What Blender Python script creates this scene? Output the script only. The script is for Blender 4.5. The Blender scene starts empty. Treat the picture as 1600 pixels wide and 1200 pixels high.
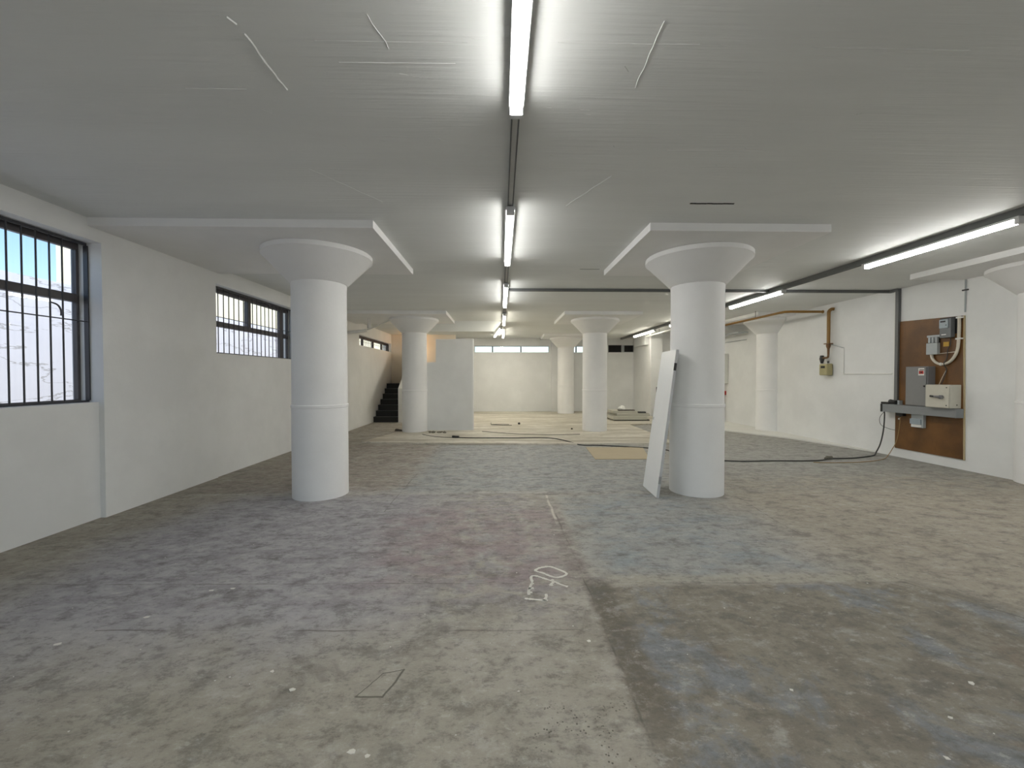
import bpy, bmesh, math, random
from mathutils import Vector, Matrix
random.seed(7)
S = bpy.context.scene
COL = S.collection
CE = 3.133                       # ceiling height
XL, XR, YB, YF = -4.22, 7.42, 17.4, -4.0

# ------------------------------------------------------------------ mesh helpers
class MB:
    def __init__(s): s.v = []; s.f = []; s.sm = []
    def add(s, vs, fs, smooth=False):
        o = len(s.v); s.v += [tuple(v) for v in vs]
        for f in fs: s.f.append([i + o for i in f]); s.sm.append(smooth)
        return s
    def box(s, x0, x1, y0, y1, z0, z1):
        vs = [(x, y, z) for z in (z0, z1) for y in (y0, y1) for x in (x0, x1)]
        return s.add(vs, [(0,2,3,1),(4,5,7,6),(0,1,5,4),(2,6,7,3),(0,4,6,2),(1,3,7,5)])
    def hexa(s, a, b):           # bottom quad a, top quad b (same winding)
        return s.add(list(a) + list(b), [(3,2,1,0),(4,5,6,7),(0,1,5,4),(1,2,6,5),(2,3,7,6),(3,0,4,7)])
    def prism(s, poly, z0, z1):  # poly in xy, counter-clockwise
        n = len(poly)
        vs = [(x, y, z0) for x, y in poly] + [(x, y, z1) for x, y in poly]
        fs = [list(range(n - 1, -1, -1)), list(range(n, 2 * n))] + [(i, (i + 1) % n, n + (i + 1) % n, n + i) for i in range(n)]
        return s.add(vs, fs)
    def lathe(s, prof, cx, cy, n=64, smooth=True):   # prof list of (r,z)
        vs = []; fs = []
        for r, z in prof:
            for i in range(n):
                t = 2 * math.pi * i / n; vs.append((cx + r * math.cos(t), cy + r * math.sin(t), z))
        for k in range(len(prof) - 1):
            for i in range(n):
                j = (i + 1) % n; fs.append((k*n+i, k*n+j, (k+1)*n+j, (k+1)*n+i))
        fs.append(list(range(n - 1, -1, -1))); m = (len(prof) - 1) * n; fs.append(list(range(m, m + n)))
        return s.add(vs, fs, smooth)
    def tube(s, pts, r, n=10, rs=None):
        pts = [Vector(p) for p in pts]; vs = []; fs = []
        up = None
        for k, p in enumerate(pts):
            d = (pts[min(k + 1, len(pts) - 1)] - pts[max(k - 1, 0)]).normalized()
            if up is None:
                up = Vector((0,0,1)) if abs(d.z) < .9 else Vector((1,0,0))
            a = d.cross(up); 
            if a.length < 1e-4: a = d.orthogonal()
            a.normalize(); b = a.cross(d).normalized(); up = b
            rr = rs[k] if rs else r
            for i in range(n):
                t = 2 * math.pi * i / n; vs.append(p + (a * math.cos(t) + b * math.sin(t)) * rr)
        for k in range(len(pts) - 1):
            for i in range(n):
                j = (i + 1) % n; fs.append((k*n+i, k*n+j, (k+1)*n+j, (k+1)*n+i))
        fs.append(list(range(n - 1, -1, -1))); m = (len(pts) - 1) * n; fs.append(list(range(m, m + n)))
        return s.add(vs, fs, True)
    def build(s, name, mat, parent=None, bevel=0, loc=None):
        me = bpy.data.meshes.new(name)
        if loc is None and parent is not None: off = PLOC.get(parent.name, Vector((0,0,0)))
        elif loc is not None: off = Vector(loc)
        else: off = Vector((0,0,0))
        me.from_pydata([tuple(Vector(v) - off) for v in s.v], [], s.f)
        for p, sm in zip(me.polygons, s.sm): p.use_smooth = sm
        bm = bmesh.new(); bm.from_mesh(me); bmesh.ops.recalc_face_normals(bm, faces=bm.faces); bm.to_mesh(me); bm.free()
        me.materials.append(mat)
        o = bpy.data.objects.new(name, me); COL.objects.link(o)
        if parent is not None:
            o.parent = parent; PLOC[o.name] = off
        elif loc is not None: o.location = off
        if parent is None: PLOC[o.name] = off
        if any(s.sm):
            md = o.modifiers.new('edges', 'EDGE_SPLIT'); md.split_angle = math.radians(40)
        if bevel:
            md = o.modifiers.new('bevel', 'BEVEL'); md.width = bevel; md.segments = 2; md.limit_method = 'ANGLE'
        return o
PLOC = {}
def thing(name, label, cat, loc=(0,0,0), group=None):
    o = bpy.data.objects.new(name, None); COL.objects.link(o); o.location = loc; o.empty_display_size = .1
    PLOC[o.name] = Vector(loc)
    o['label'] = label; o['category'] = cat
    if group: o['group'] = group
    return o
def tag(o, label, cat, group=None):
    o['label'] = label; o['category'] = cat
    if group: o['group'] = group
    return o
def struct(o, label=None, cat=None):
    o['kind'] = 'structure'
    if label: o['label'] = label
    if cat: o['category'] = cat
    return o
def smooth_path(pts, n=8):
    P = [Vector(p) for p in pts]; out = []
    for i in range(len(P) - 1):
        p0 = P[max(i-1,0)]; p1 = P[i]; p2 = P[i+1]; p3 = P[min(i+2,len(P)-1)]
        for k in range(n):
            t = k / n
            out.append(.5 * ((2*p1) + (p2-p0)*t + (2*p0-5*p1+4*p2-p3)*t*t + (3*p1-p0-3*p2+p3)*t**3))
    out.append(P[-1]); return out

# ------------------------------------------------------------------ material helpers
def srgb(r, g, b):
    f = lambda c: (c/255/12.92) if c/255 <= .04045 else ((c/255+.055)/1.055)**2.4
    return (f(r), f(g), f(b), 1)
class NT:
    def __init__(s, name):
        s.m = bpy.data.materials.new(name); s.m.use_nodes = True
        s.t = s.m.node_tree; s.t.nodes.clear(); s.out = s.t.nodes.new('ShaderNodeOutputMaterial')
        s.geo = None
    def n(s, typ, **kw):
        nd = s.t.nodes.new(typ)
        for k, v in kw.items(): setattr(nd, k, v)
        return nd
    def put(s, sock, val):
        if isinstance(val, bpy.types.NodeSocket): s.t.links.new(val, sock)
        else: sock.default_value = val
    def pos(s):
        if s.geo is None: s.geo = s.n('ShaderNodeNewGeometry').outputs['Position']
        return s.geo
    def xyz(s, v=None):
        x = s.n('ShaderNodeSeparateXYZ'); s.put(x.inputs[0], v or s.pos()); return x.outputs
    def math(s, op, a, b=0.0, c=None, clamp=False):
        m = s.n('ShaderNodeMath', operation=op, use_clamp=clamp); s.put(m.inputs[0], a); s.put(m.inputs[1], b)
        if c is not None: s.put(m.inputs[2], c)
        return m.outputs[0]
    def noise(s, scale, detail=6, rough=.6, vec=None, dist=0.0, stretch=None):
        v = vec or s.pos()
        if stretch:
            mp = s.n('ShaderNodeMapping'); s.put(mp.inputs['Vector'], v); mp.inputs['Scale'].default_value = stretch; v = mp.outputs[0]
        t = s.n('ShaderNodeTexNoise'); s.put(t.inputs['Vector'], v)
        t.inputs['Scale'].default_value = scale; t.inputs['Detail'].default_value = detail; t.inputs['Roughness'].default_value = rough
        t.inputs['Distortion'].default_value = dist
        return t.outputs['Fac']
    def ss(s, x, lo, hi, a=0.0, b=1.0):   # smoothstep
        m = s.n('ShaderNodeMapRange', interpolation_type='SMOOTHSTEP'); s.put(m.inputs[0], x)
        m.inputs[1].default_value = lo; m.inputs[2].default_value = hi; m.inputs[3].default_value = a; m.inputs[4].default_value = b
        return m.outputs[0]
    def mix(s, fac, a, b, mode='MIX'):
        m = s.n('ShaderNodeMix', data_type='RGBA', blend_type=mode); s.put(m.inputs[0], fac); s.put(m.inputs[6], a); s.put(m.inputs[7], b)
        return m.outputs[2]
    def bump(s, h, strength=.3, dist=.01, normal=None):
        b = s.n('ShaderNodeBump'); s.put(b.inputs['Height'], h); b.inputs['Strength'].default_value = strength; b.inputs['Distance'].default_value = dist
        if normal is not None: s.put(b.inputs['Normal'], normal)
        return b.outputs[0]
    def pbr(s, col, rough=.6, metal=0.0, normal=None, spec=.5):
        p = s.n('ShaderNodeBsdfPrincipled'); s.put(p.inputs['Base Color'], col); s.put(p.inputs['Roughness'], rough); s.put(p.inputs['Metallic'], metal)
        p.inputs['Specular IOR Level'].default_value = spec
        if normal is not None: s.put(p.inputs['Normal'], normal)
        s.t.links.new(p.outputs[0], s.out.inputs[0]); return s.m
def simple(name, rgb, rough=.5, metal=0.0, var=.06, vscale=14, bump=0.0, spec=.5):
    t = NT(name); c = srgb(*rgb); d = tuple(x * (1 - var * 2) for x in c[:3]) + (1,)
    n = t.noise(vscale, 5)
    return t.pbr(t.mix(n, d, c), rough, metal, t.bump(t.noise(vscale * 6, 4), bump, .004) if bump else None, spec)
def emit(name, rgb, strength):
    t = NT(name); e = t.n('ShaderNodeEmission'); e.inputs[0].default_value = rgb; e.inputs[1].default_value = strength
    t.t.links.new(e.outputs[0], t.out.inputs[0]); return t.m

# walls: lightly uneven white paint
def painted(name, rgb, lo=.93, bumpd=.006):
    t = NT(name); c = srgb(*rgb)
    n1 = t.noise(1.3, 6, .6); n2 = t.noise(28, 4)
    col = t.mix(t.ss(n1, .35, .7), tuple(x * lo for x in c[:3]) + (1,), c)
    b = t.bump(t.noise(7, 6, .65), .25, bumpd); b = t.bump(n2, .15, .003, b)
    return t.pbr(col, .62, 0, b, .35)
M_WALL = painted('white_wall_paint', (231, 232, 231))
M_COLUMN = painted('white_column_paint', (240, 240, 239), .95)
M_PLAIN = painted('white_trim_paint', (226, 226, 220))
# ceiling: white paint on board-marked concrete
def ceiling_mat():
    t = NT('ceiling_paint'); c = srgb(227, 229, 227)
    bn = t.noise(1.0, 5, .65, stretch=(.35, 9, 1)); bn2 = t.noise(1.0, 3, .5, stretch=(1.2, 34, 1))
    lump = t.noise(3.5, 6, .6); fine = t.noise(30, 4)
    x = t.xyz(); near = t.ss(x[1], 2.0, 3.2, 1.0, .45)
    h = t.math('ADD', t.math('MULTIPLY', bn, 1.0), t.math('ADD', t.math('MULTIPLY', bn2, .55), t.math('MULTIPLY', lump, .5)))
    nrm = t.bump(h, .5, .012); nrm = t.bump(fine, .12, .003, nrm)
    col = t.mix(t.ss(t.noise(1.0, 5, .6, stretch=(.5, 2.5, 1)), .3, .7), tuple(v * .95 for v in c[:3]) + (1,), c)
    return t.pbr(col, .6, 0, nrm, .3)
M_CEIL = ceiling_mat()

def floor_mat():
    t = NT('worn_concrete'); X, Y, Z = t.xyz()
    # warped coordinates so that zone borders are ragged
    w1 = t.math('MULTIPLY', t.math('SUBTRACT', t.noise(1.6, 5, .6), .5), .9)
    w2 = t.math('MULTIPLY', t.math('SUBTRACT', t.noise(2.3, 5, .6, dist=.4), .5), .9)
    Xw = t.math('ADD', X, w1); Yw = t.math('ADD', Y, w2)
    Xs = t.math('ADD', X, t.math('MULTIPLY', w2, .06)); Ys = t.math('ADD', Y, t.math('MULTIPLY', w1, .06))
    def rect(x0, x1, y0, y1, s=.35, xx=None, yy=None, sx=None):
        xx = xx or Xw; yy = yy or Yw; sx = sx or s
        a = t.math('MULTIPLY', t.ss(xx, x0 - sx/2, x0 + sx/2), t.ss(xx, x1 - sx/2, x1 + sx/2, 1, 0))
        b = t.math('MULTIPLY', t.ss(yy, y0 - s/2, y0 + s/2), t.ss(yy, y1 - s/2, y1 + s/2, 1, 0))
        return t.math('MULTIPLY', a, b)
    big = t.noise(.8, 6, .6); mid = t.noise(3.2, 8, .65); fine = t.noise(16, 8, .7); grit = t.noise(70, 4, .7)
    blotch = t.noise(5.5, 7, .7, stretch=(.8, 1.5, 1), dist=.6)
    col = t.mix(t.ss(mid, .3, .72), srgb(130, 124, 113), srgb(152, 147, 136))
    col = t.mix(t.math('MULTIPLY', t.ss(big, .42, .68), .6), col, srgb(150, 146, 138))
    def layer(col, m, rgb, k=.7):
        return t.mix(t.math('MULTIPLY', m, k, clamp=True), col, srgb(*rgb))
    br = t.ss(blotch, .40, .58)
    col = layer(col, rect(-6, -2.85, -5, 10, .5), (124, 118, 106), .6)
    col = layer(col, rect(-3.4, -.7, 2.2, 5.4, 1.0), (146, 144, 146), .75)
    lav = rect(-3.3, .5, 2.6, 5.3, .7)
    col = layer(col, t.math('MULTIPLY', lav, br), (124, 120, 121), .75)
    red = rect(-1.15, .55, 2.95, 4.7, .5)
    col = layer(col, t.math('MULTIPLY', red, t.ss(t.noise(2.6, 7, .7), .38, .58)), (128, 112, 112), .68)
    col = layer(col, rect(-2.2, .6, -5, 2.2, .8), (136, 131, 118), .6)
    col = layer(col, t.math('MULTIPLY', rect(-2.5, .6, -5, 2.9), t.ss(t.noise(1.7, 8, .72, dist=.5), .55, .62)), (112, 107, 99), .55)
    blue = rect(.66, 2.5, 3.0, 5.2, .5, None, None, .9)
    blue = t.math('MULTIPLY', blue, t.ss(Xs, .62, .74))
    col = layer(col, blue, (130, 132, 130), .7)
    col = layer(col, t.math('MULTIPLY', blue, t.ss(t.noise(2.4, 7, .65, stretch=(1, 1.8, 1)), .45, .66)), (120, 128, 131), .7)
    col = layer(col, rect(-1.35, 2.9, 5.35, 9.3, .3, Xs, Ys, .5), (140, 140, 136), .7)
    col = layer(col, t.math('MULTIPLY', rect(-1.35, 2.9, 5.35, 9.3), br), (122, 125, 124), .65)
    col = layer(col, t.math('MULTIPLY', rect(-4, -1.35, 5.4, 9.2, .4), br), (126, 116, 108), .8)
    col = layer(col, rect(2.95, 9, 2.2, 6.6, .9), (138, 130, 116), .75)
    col = layer(col, rect(3.2, 9, 6.0, 14, .8), (134, 133, 127), .7)
    col = layer(col, t.math('MULTIPLY', rect(2.8, 9, 5.2, 14), br), (118, 117, 112), .5)
    # the dark bay right of the joint, near the camera
    diag = t.math('ADD', t.math('ADD', X, t.math('MULTIPLY', w2, .35)), t.math('MULTIPLY', Y, .72))
    bay = t.math('MULTIPLY', rect(.62, 9, -5, 2.92, .07, Xs, Ys, .1), t.ss(diag, 5.0, 5.3, 1, 0))
    col = layer(col, bay, (116, 110, 98), .85)
    col = layer(col, t.math('MULTIPLY', bay, t.ss(mid, .44, .60)), (101, 95, 84), .7)
    col = layer(col, t.math('MULTIPLY', bay, t.ss(t.noise(1.5, 8, .7, dist=.4), .50, .62)), (110, 114, 118), .75)
    col = layer(col, t.math('MULTIPLY', bay, t.ss(t.noise(2.4, 8, .72, dist=.5, stretch=(1, 1.4, 1)), .57, .68)), (136, 130, 116), .6)
    col = layer(col, t.math('MULTIPLY', bay, t.ss(t.noise(1.9, 7, .72, stretch=(1.6, .8, 1)), .57, .68)), (106, 92, 78), .5)
    strip = rect(.61, .77, 1.75, 3.0, .2, None, None, .08)
    strip = rect(.60, .78, 1.75, 3.0, .2, Xs, Ys, .08)
    col = layer(col, t.math('MULTIPLY', strip, t.ss(fine, .3, .55)), (90, 84, 73), .85)
    col = layer(col, t.math('MULTIPLY', rect(.5, .66, 2.95, 4.4, .2, Xs, Ys, .06), br), (112, 102, 98), .7)
    col = layer(col, rect(.78, 3.0, 2.9, 3.06, .08, Xs, Ys), (144, 138, 124), .6)
    col = layer(col, t.math('MULTIPLY', rect(.56, .585, 4.2, 5.3, .2, Xs, Ys, .012), t.ss(mid, .35, .5)), (178, 172, 160), .8)
    col = layer(col, rect(-4, .6, 5.27, 5.36, .05, Xs, Ys), (158, 154, 146), .45)
    # overall scuffs and mottling
    mo = t.noise(4.2, 8, .78, stretch=(.85, 1.2, 1), dist=.2)
    col = t.mix(t.ss(mo, .50, .62, 0, .50), col, srgb(84, 82, 77))
    col = t.mix(t.ss(mo, .47, .34, 0, .40), col, srgb(160, 158, 151))
    g1 = t.noise(13, 6, .8, stretch=(.8, 1.2, 1))
    col = t.mix(t.ss(g1, .50, .66, 0, .55), col, srgb(82, 79, 73))
    col = t.mix(t.ss(g1, .46, .33, 0, .40), col, srgb(170, 167, 159))
    # saw-cut joints and cracks
    def seg(ax, ay, bx, by, w):
        dx, dy = bx - ax, by - ay; L2 = dx*dx + dy*dy
        px = t.math('SUBTRACT', Xs, ax); py = t.math('SUBTRACT', Ys, ay)
        h = t.math('DIVIDE', t.math('ADD', t.math('MULTIPLY', px, dx), t.math('MULTIPLY', py, dy)), L2, clamp=True)
        ex = t.math('SUBTRACT', px, t.math('MULTIPLY', h, dx)); ey = t.math('SUBTRACT', py, t.math('MULTIPLY', h, dy))
        d = t.math('SQRT', t.math('ADD', t.math('MULTIPLY', ex, ex), t.math('MULTIPLY', ey, ey)))
        return t.ss(d, w * .2, w * .75, 1, 0)
    cracks = None
    for s_ in [(-3.9, 3.06, .45, 2.96, .012), (.8, 2.955, 2.95, 2.9, .012), (-2.4, 2.48, .6, 2.4, .012), (.6, 4.5, .62, 1.6, .012),
               (2.95, 5.2, 2.84, 3.8, .012), (-1.3, 6.4, -1.3, 4.6, .012), (2.95, 2.9, 3.4, 2.2, .014), (-4, 5.3, 3, 5.25, .01),
               (-1.3, 8.71, 1.8, 8.62, .03)]:
        m = seg(*s_); cracks = m if cracks is None else t.math('MAXIMUM', cracks, m)
    slabc = None
    for s_ in [(-.683, 1.93, -.557, 1.919, .011), (-.557, 1.919, -.50, 2.10, .011), (-.60, 2.08, -.50, 2.10, .006), (-.683, 1.93, -.60, 2.08, .005)]:
        m = seg(*s_); slabc = m if slabc is None else t.math('MAXIMUM', slabc, m)
    brk = t.ss(t.noise(3, 5, .7), .42, .58)
    col = layer(col, t.math('MULTIPLY', cracks, t.math('ADD', t.math('MULTIPLY', brk, .85), .1)), (82, 78, 70), .7)
    col = layer(col, slabc, (72, 69, 62), .8)
    # fine wear, pits
    col = t.mix(t.ss(fine, .62, .78, 0, .45), col, srgb(166, 161, 150))
    col = t.mix(t.ss(grit, .60, .74, 0, .4), col, srgb(92, 87, 78))
    vo = t.n('ShaderNodeTexVoronoi'); vo.inputs['Scale'].default_value = 55; t.put(vo.inputs['Vector'], t.pos())
    pit = t.math('MULTIPLY', t.ss(vo.outputs['Distance'], .16, .3, 1, 0), rect(.12, .62, 1.2, 1.95, .4))
    pit = t.math('MULTIPLY', pit, t.ss(t.noise(5, 5, .6), .48, .56))
    col = layer(col, pit, (74, 70, 62), .9)
    nrm = t.bump(t.noise(9, 6, .74), .6, .010)
    sc = t.n('ShaderNodeVectorMath', operation='MULTIPLY'); t.put(sc.inputs[0], col); sc.inputs[1].default_value = (1.41, 1.43, 1.47)
    return t.pbr(sc.outputs[0], .72, 0, nrm, .35)
M_FLOOR = floor_mat()
def screed_mat():
    t = NT('pale_screed')
    a = t.noise(1.2, 6, .65, stretch=(.6, 2.2, 1)); b = t.noise(9, 7, .7, stretch=(.5, 2, 1))
    col = t.mix(t.ss(a, .35, .68), srgb(184, 178, 162), srgb(216, 212, 200))
    col = t.mix(t.ss(b, .48, .66, 0, .6), col, srgb(150, 143, 128))
    c3 = t.noise(1.0, 4, .5, stretch=(.22, 2.6, 1)); col = t.mix(t.ss(c3, .54, .6, 0, .5), col, srgb(160, 152, 136))
    return t.pbr(col, .7, 0, t.bump(b, .4, .006), .3)
M_SCREED = screed_mat()
M_STEEL = simple('dark_window_steel', (84, 80, 82), .45, .0, .12)
M_BAR = simple('dark_grille_steel', (58, 58, 62), .45, .0, .1)
M_TRUNK = simple('grey_galvanised_channel', (112, 114, 114), .5, .2, .1)
M_TRUNKMID = simple('pale_channel_slot', (206, 206, 203), .6)
M_LAMPBODY = simple('lamp_body_white', (225, 226, 226), .4)
M_TUBE = emit('tube_diffuser', (1.0, .985, .945, 1), 50.0)
M_TUBESIDE = emit('tube_diffuser_flank', (1.0, .985, .945, 1), 17.0)
M_TUBEW = emit('warm_tube_diffuser', (1.0, .94, .80, 1), 46.0)
M_TUBEWSIDE = emit('warm_tube_diffuser_flank', (1.0, .94, .80, 1), 15.0)
M_BULB = emit('warm_bulb', (1.0, .55, .24, 1), 30.0)
M_STAIR = simple('black_stair_rubber', (26, 26, 28), .55)
M_NOSE = simple('grey_stair_nosing', (84, 84, 86), .5)
M_DOORLEAF = simple('white_gloss_leaf', (236, 238, 238), .35, 0, .02)
M_DOOREDGE = simple('pale_leaf_edge', (196, 198, 200), .5, 0, .04)
M_HINGE = simple('dark_hinge', (70, 70, 70), .4, .6)
M_ZINC = simple('zinc_hinge', (170, 172, 172), .35, .7)
def board_mat():
    t = NT('brown_hardboard')
    a = t.noise(2.0, 6, .6); b = t.noise(18, 5, .6, stretch=(1, 1, .3))
    col = t.mix(t.ss(a, .3, .7), srgb(88, 58, 26), srgb(118, 80, 38)); col = t.mix(t.ss(b, .55, .75, 0, .35), col, srgb(84, 54, 30))
    return t.pbr(col, .45, 0, None, .5)
M_BOARD = board_mat()
M_EDGE = simple('raw_board_edge', (190, 176, 140), .7)
M_GREYBOX = simple('grey_enamel', (122, 122, 124), .45)
M_GREYBOXDOOR = simple('grey_enamel_door', (132, 132, 133), .4)
M_TRAY = simple('grey_plastic_tray', (138, 141, 143), .5)
M_CREAM = simple('cream_enamel', (206, 203, 190), .45)
M_PALEGREY = simple('pale_grey_plastic', (176, 182, 184), .5)
M_METER = simple('meter_grey', (112, 116, 118), .45)
M_METERFACE = simple('meter_face', (158, 170, 178), .3)
M_BLACK = simple('black_plastic', (26, 26, 27), .5)
M_CABLE = simple('dark_cable', (58, 58, 56), .6)
M_TAN = simple('tan_cable', (158, 128, 84), .6)
M_IVORY = simple('ivory_plastic_pipe', (216, 208, 192), .45)
M_WHITEPL = simple('white_plastic', (232, 232, 228), .45)
M_RED = simple('red_plastic', (176, 40, 36), .45)
M_YELLOW = simple('yellow_tag', (196, 156, 60), .6)
M_GAS = simple('ochre_gas_pipe', (142, 104, 40), .45, 0, .1)
M_BRASS = simple('worn_brass', (124, 92, 62), .45, .5)
M_GASMETER = simple('olive_meter', (172, 164, 122), .5)
M_SLOT = simple('dark_gap', (28, 27, 25), .9)
M_VENT = simple('vent_black', (10, 10, 10), .8)
M_CHALK = simple('white_chalk', (226, 224, 216), .9)
M_PLY = simple('beige_plywood', (186, 172, 144), .7, 0, .08, 3)
M_SHEET = simple('grey_sheet', (190, 188, 176), .6)
M_SHEETD = simple('dark_sheet_edge', (70, 66, 58), .7)
M_DEBRIS = simple('grey_rubble', (128, 124, 112), .9, 0, .2, 20, .5)
M_WARM = painted('stairwell_paint', (230, 222, 208))
def outer_mat(name, rgb, dirt):
    t = NT(name); X, Y, Z = t.xyz()
    n = t.noise(1.1, 6, .6); cr = t.noise(1.0, 6, .6, stretch=(1, .5, 2.2))
    line = t.ss(t.math('ABSOLUTE', t.math('SUBTRACT', cr, .5)), .0, .012, 1, 0)
    col = t.mix(t.ss(n, .35, .7), tuple(x * .94 for x in srgb(*rgb)[:3]) + (1,), srgb(*rgb))
    col = t.mix(t.math('MULTIPLY', line, dirt), col, srgb(150, 146, 142))
    return t.pbr(col, .8, 0, t.bump(t.noise(14, 5), .3, .006), .2)
M_OUTER = outer_mat('render_white', (232, 230, 236), .7)
M_CREAMWALL = outer_mat('render_cream', (246, 236, 206), .15)
M_GROUND = simple('yard_paving', (150, 148, 142), .9)
def glass_mat():
    t = NT('window_glass'); tr = t.n('ShaderNodeBsdfTransparent'); tr.inputs[0].default_value = (.96, .98, .98, 1)
    gl = t.n('ShaderNodeBsdfGlossy'); gl.inputs['Roughness'].default_value = .02
    lw = t.n('ShaderNodeLayerWeight'); lw.inputs[0].default_value = .5
    fac = t.math('ADD', t.math('MULTIPLY', t.math('POWER', lw.outputs['Facing'], 5.0), .5), .03)
    mx = t.n('ShaderNodeMixShader'); t.put(mx.inputs[0], fac); t.t.links.new(tr.outputs[0], mx.inputs[1]); t.t.links.new(gl.outputs[0], mx.inputs[2])
    t.t.links.new(mx.outputs[0], t.out.inputs[0]); return t.m
M_GLASS = glass_mat()

# ------------------------------------------------------------------ room shell
struct(MB().box(-4.53, 7.6, YF - .2, 18, -.15, 0).build('floor', M_FLOOR))
cb = MB().box(-4.7, 7.8, YF - .2, 18, CE, CE + .35)
def ridge(pts, w, h):            # plaster ridges and trowel marks on the ceiling
    for (x0, y0), (x1, y1) in zip(pts[:-1], pts[1:]):
        d = Vector((x1 - x0, y1 - y0, 0)); n = Vector((-d.y, d.x, 0)).normalized() * w / 2
        a = Vector((x0, y0, CE + .001)); b = Vector((x1, y1, CE + .001)); u = Vector((0, 0, -h))
        cb.add([a - n, a + n, a + u, b - n, b + n, b + u], [(0,1,2),(3,5,4),(0,2,5,3),(1,4,5,2),(0,3,4,1)])
def wob(x0, y0, x1, y1, n=9, a=.006):
    return [(x0 + (x1-x0)*i/n + random.uniform(-a, a)*(abs(y1-y0) > .1), y0 + (y1-y0)*i/n + random.uniform(-a, a)*(abs(x1-x0) > .1)*.5) for i in range(n+1)]
ridge(wob(-1.215, 2.02, -1.214, 2.405), .014, .006)
ridge(wob(-1.24, 1.93, -1.22, 1.97, 3), .012, .006)
ridge(wob(-.9, 2.055, -.16, 2.048, 14, .003), .007, .003)
ridge(wob(-.836, 2.19, -.233, 2.183, 10, .002), .007, .004)
ridge(wob(.757, 1.90, .759, 2.338), .009, .004)
ridge(wob(.28, 2.035, .98, 2.03, 14, .003), .007, .003)
ridge(wob(-1.78, 2.409, -1.439, 2.405, 6, .002), .007, .004)
ridge(wob(-.6, 1.9, -.55, 2.1, 4), .008, .003)
ridge(wob(1.55, 2.03, 2.35, 2.03, 10, .002), .006, .003)
ridge(wob(1.2, 2.97, 1.9, 2.96, 8, .002), .006, .003)
ridge(wob(.9, 3.35, .62, 3.95, 8), .010, .006)
ridge(wob(-1.5, 3.3, -1.1, 3.9, 6), .010, .004)
for k in range(26):
    x = random.choice([random.uniform(.2, 2.4), random.uniform(-1.6, -.1)]); y = random.uniform(1.8, 3.2); L = random.uniform(.02, .06); a = random.uniform(-.6, .9)
    ridge([(x, y), (x + L * math.cos(a), y + L * math.sin(a))], .008, .003)
for k in range(16):
    x = random.uniform(-.9, .8); y = random.choice([2.3, 2.42, 2.5, 2.56, 2.66, 2.75]) + random.uniform(-.02, .02)
    ridge([(x, y), (x + random.uniform(.15, .5), y)], .006, .0015)
ceil = struct(cb.build('ceiling', M_CEIL))
sl = MB(); pts = wob(1.785, 3.865, 2.202, 3.86, 8, .004)
for (x0, y0), (x1, y1) in zip(pts[:-1], pts[1:]): sl.box(x0, x1, y0 - .009, y0 + .009, CE - .004, CE + .002)
sl.build('slot', M_SLOT, ceil)
MB().box(1.2, 1.5, 6.245, 6.258, CE - .003, CE + .002).build('slot', M_GREYBOX, ceil)

wl = MB()
def wseg(y0, y1, z0, z1, xf): wl.box(-4.54, xf, y0, y1, z0, z1)
W1, W2, W3 = (2.25, 4.5, 1.235, 2.914), (6.25, 8.75, 1.86, 2.895), (12.43, 16.0, 2.455, 2.77)
wseg(YF, W1[0], 0, CE, XL); wseg(W1[0], W1[1], 0, W1[2], -4.275); wseg(W1[0], W1[1], W1[3], CE, XL)
wseg(W1[1], W2[0], 0, CE, XL); wseg(W2[0], W2[1], 0, W2[2], -4.245); wseg(W2[0], W2[1], W2[3], CE, -4.235)
wseg(W2[1], W3[0], 0, CE, XL); wseg(W3[0], W3[1], 0, W3[2], XL); wseg(W3[0], W3[1], W3[3], CE, XL); wseg(W3[1], 18, 0, CE, XL)
struct(wl.build('wall_left', M_WALL))
wr = MB().box(XR, 7.7, YF, 18, 0, CE)
struct(wr.build('wall_right', M_WALL))
wf_ = MB(); wf_.box(-4.6, -2.6, YF - .25, YF, 0, CE); wf_.box(3.2, 7.7, YF - .25, YF, 0, CE); wf_.box(-2.6, 3.2, YF - .25, YF, 2.6, CE)
struct(wf_.build('wall_front', M_WALL))                      # unseen opening added behind the viewpoint to bring daylight to the foreground
struct(MB().box(-12, 14, -22, YF - .25, -.15, -.02).build('ground_forecourt_added', M_GROUND))  # unseen ground added outside the opening, bounces sunlight indoors
wb = MB()
B1, B2 = (-1.11, 2.05), (3.07, 4.3)
z0, z1 = 2.535, 2.80
wb.box(-4.6, 7.7, YB, YB + .3, 0, z0); wb.box(-4.6, 7.7, YB, YB + .3, z1, CE)
for a, b in ((-4.6, B1[0]), (B1[1], B2[0]), (B2[1], 7.7)): wb.box(a, b, YB, YB + .3, z0, z1)
wb.box(2.13, 2.95, YB - .14, YB, 0, CE)
struct(wb.build('wall_back', M_WALL))
# stepped corner at the far right
cr = MB().box(5.64, XR, 15.45, YB, 0, CE)
cr.box(5.60, 6.03, 15.25, 15.45, 0, CE)
cr.box(5.50, 5.64, 15.6, 16.9, 2.72, CE)
struct(cr.build('wall_corner', M_WALL))
# partition by the stairs, stopping short of the ceiling
pm = MB().box(-2.35, -1.77, 11.3, 11.42, 0, 1.90); pm.box(-1.77, -.79, 11.3, 11.42, 0, 2.53)  # low left step is made up: warm wall above it imitates a light patch
struct(pm.build('wall_partition', M_WALL))
struct(MB().box(-.79, -.745, 11.285, 11.435, 0, 2.54).build('trim_1', M_COLUMN))
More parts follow.
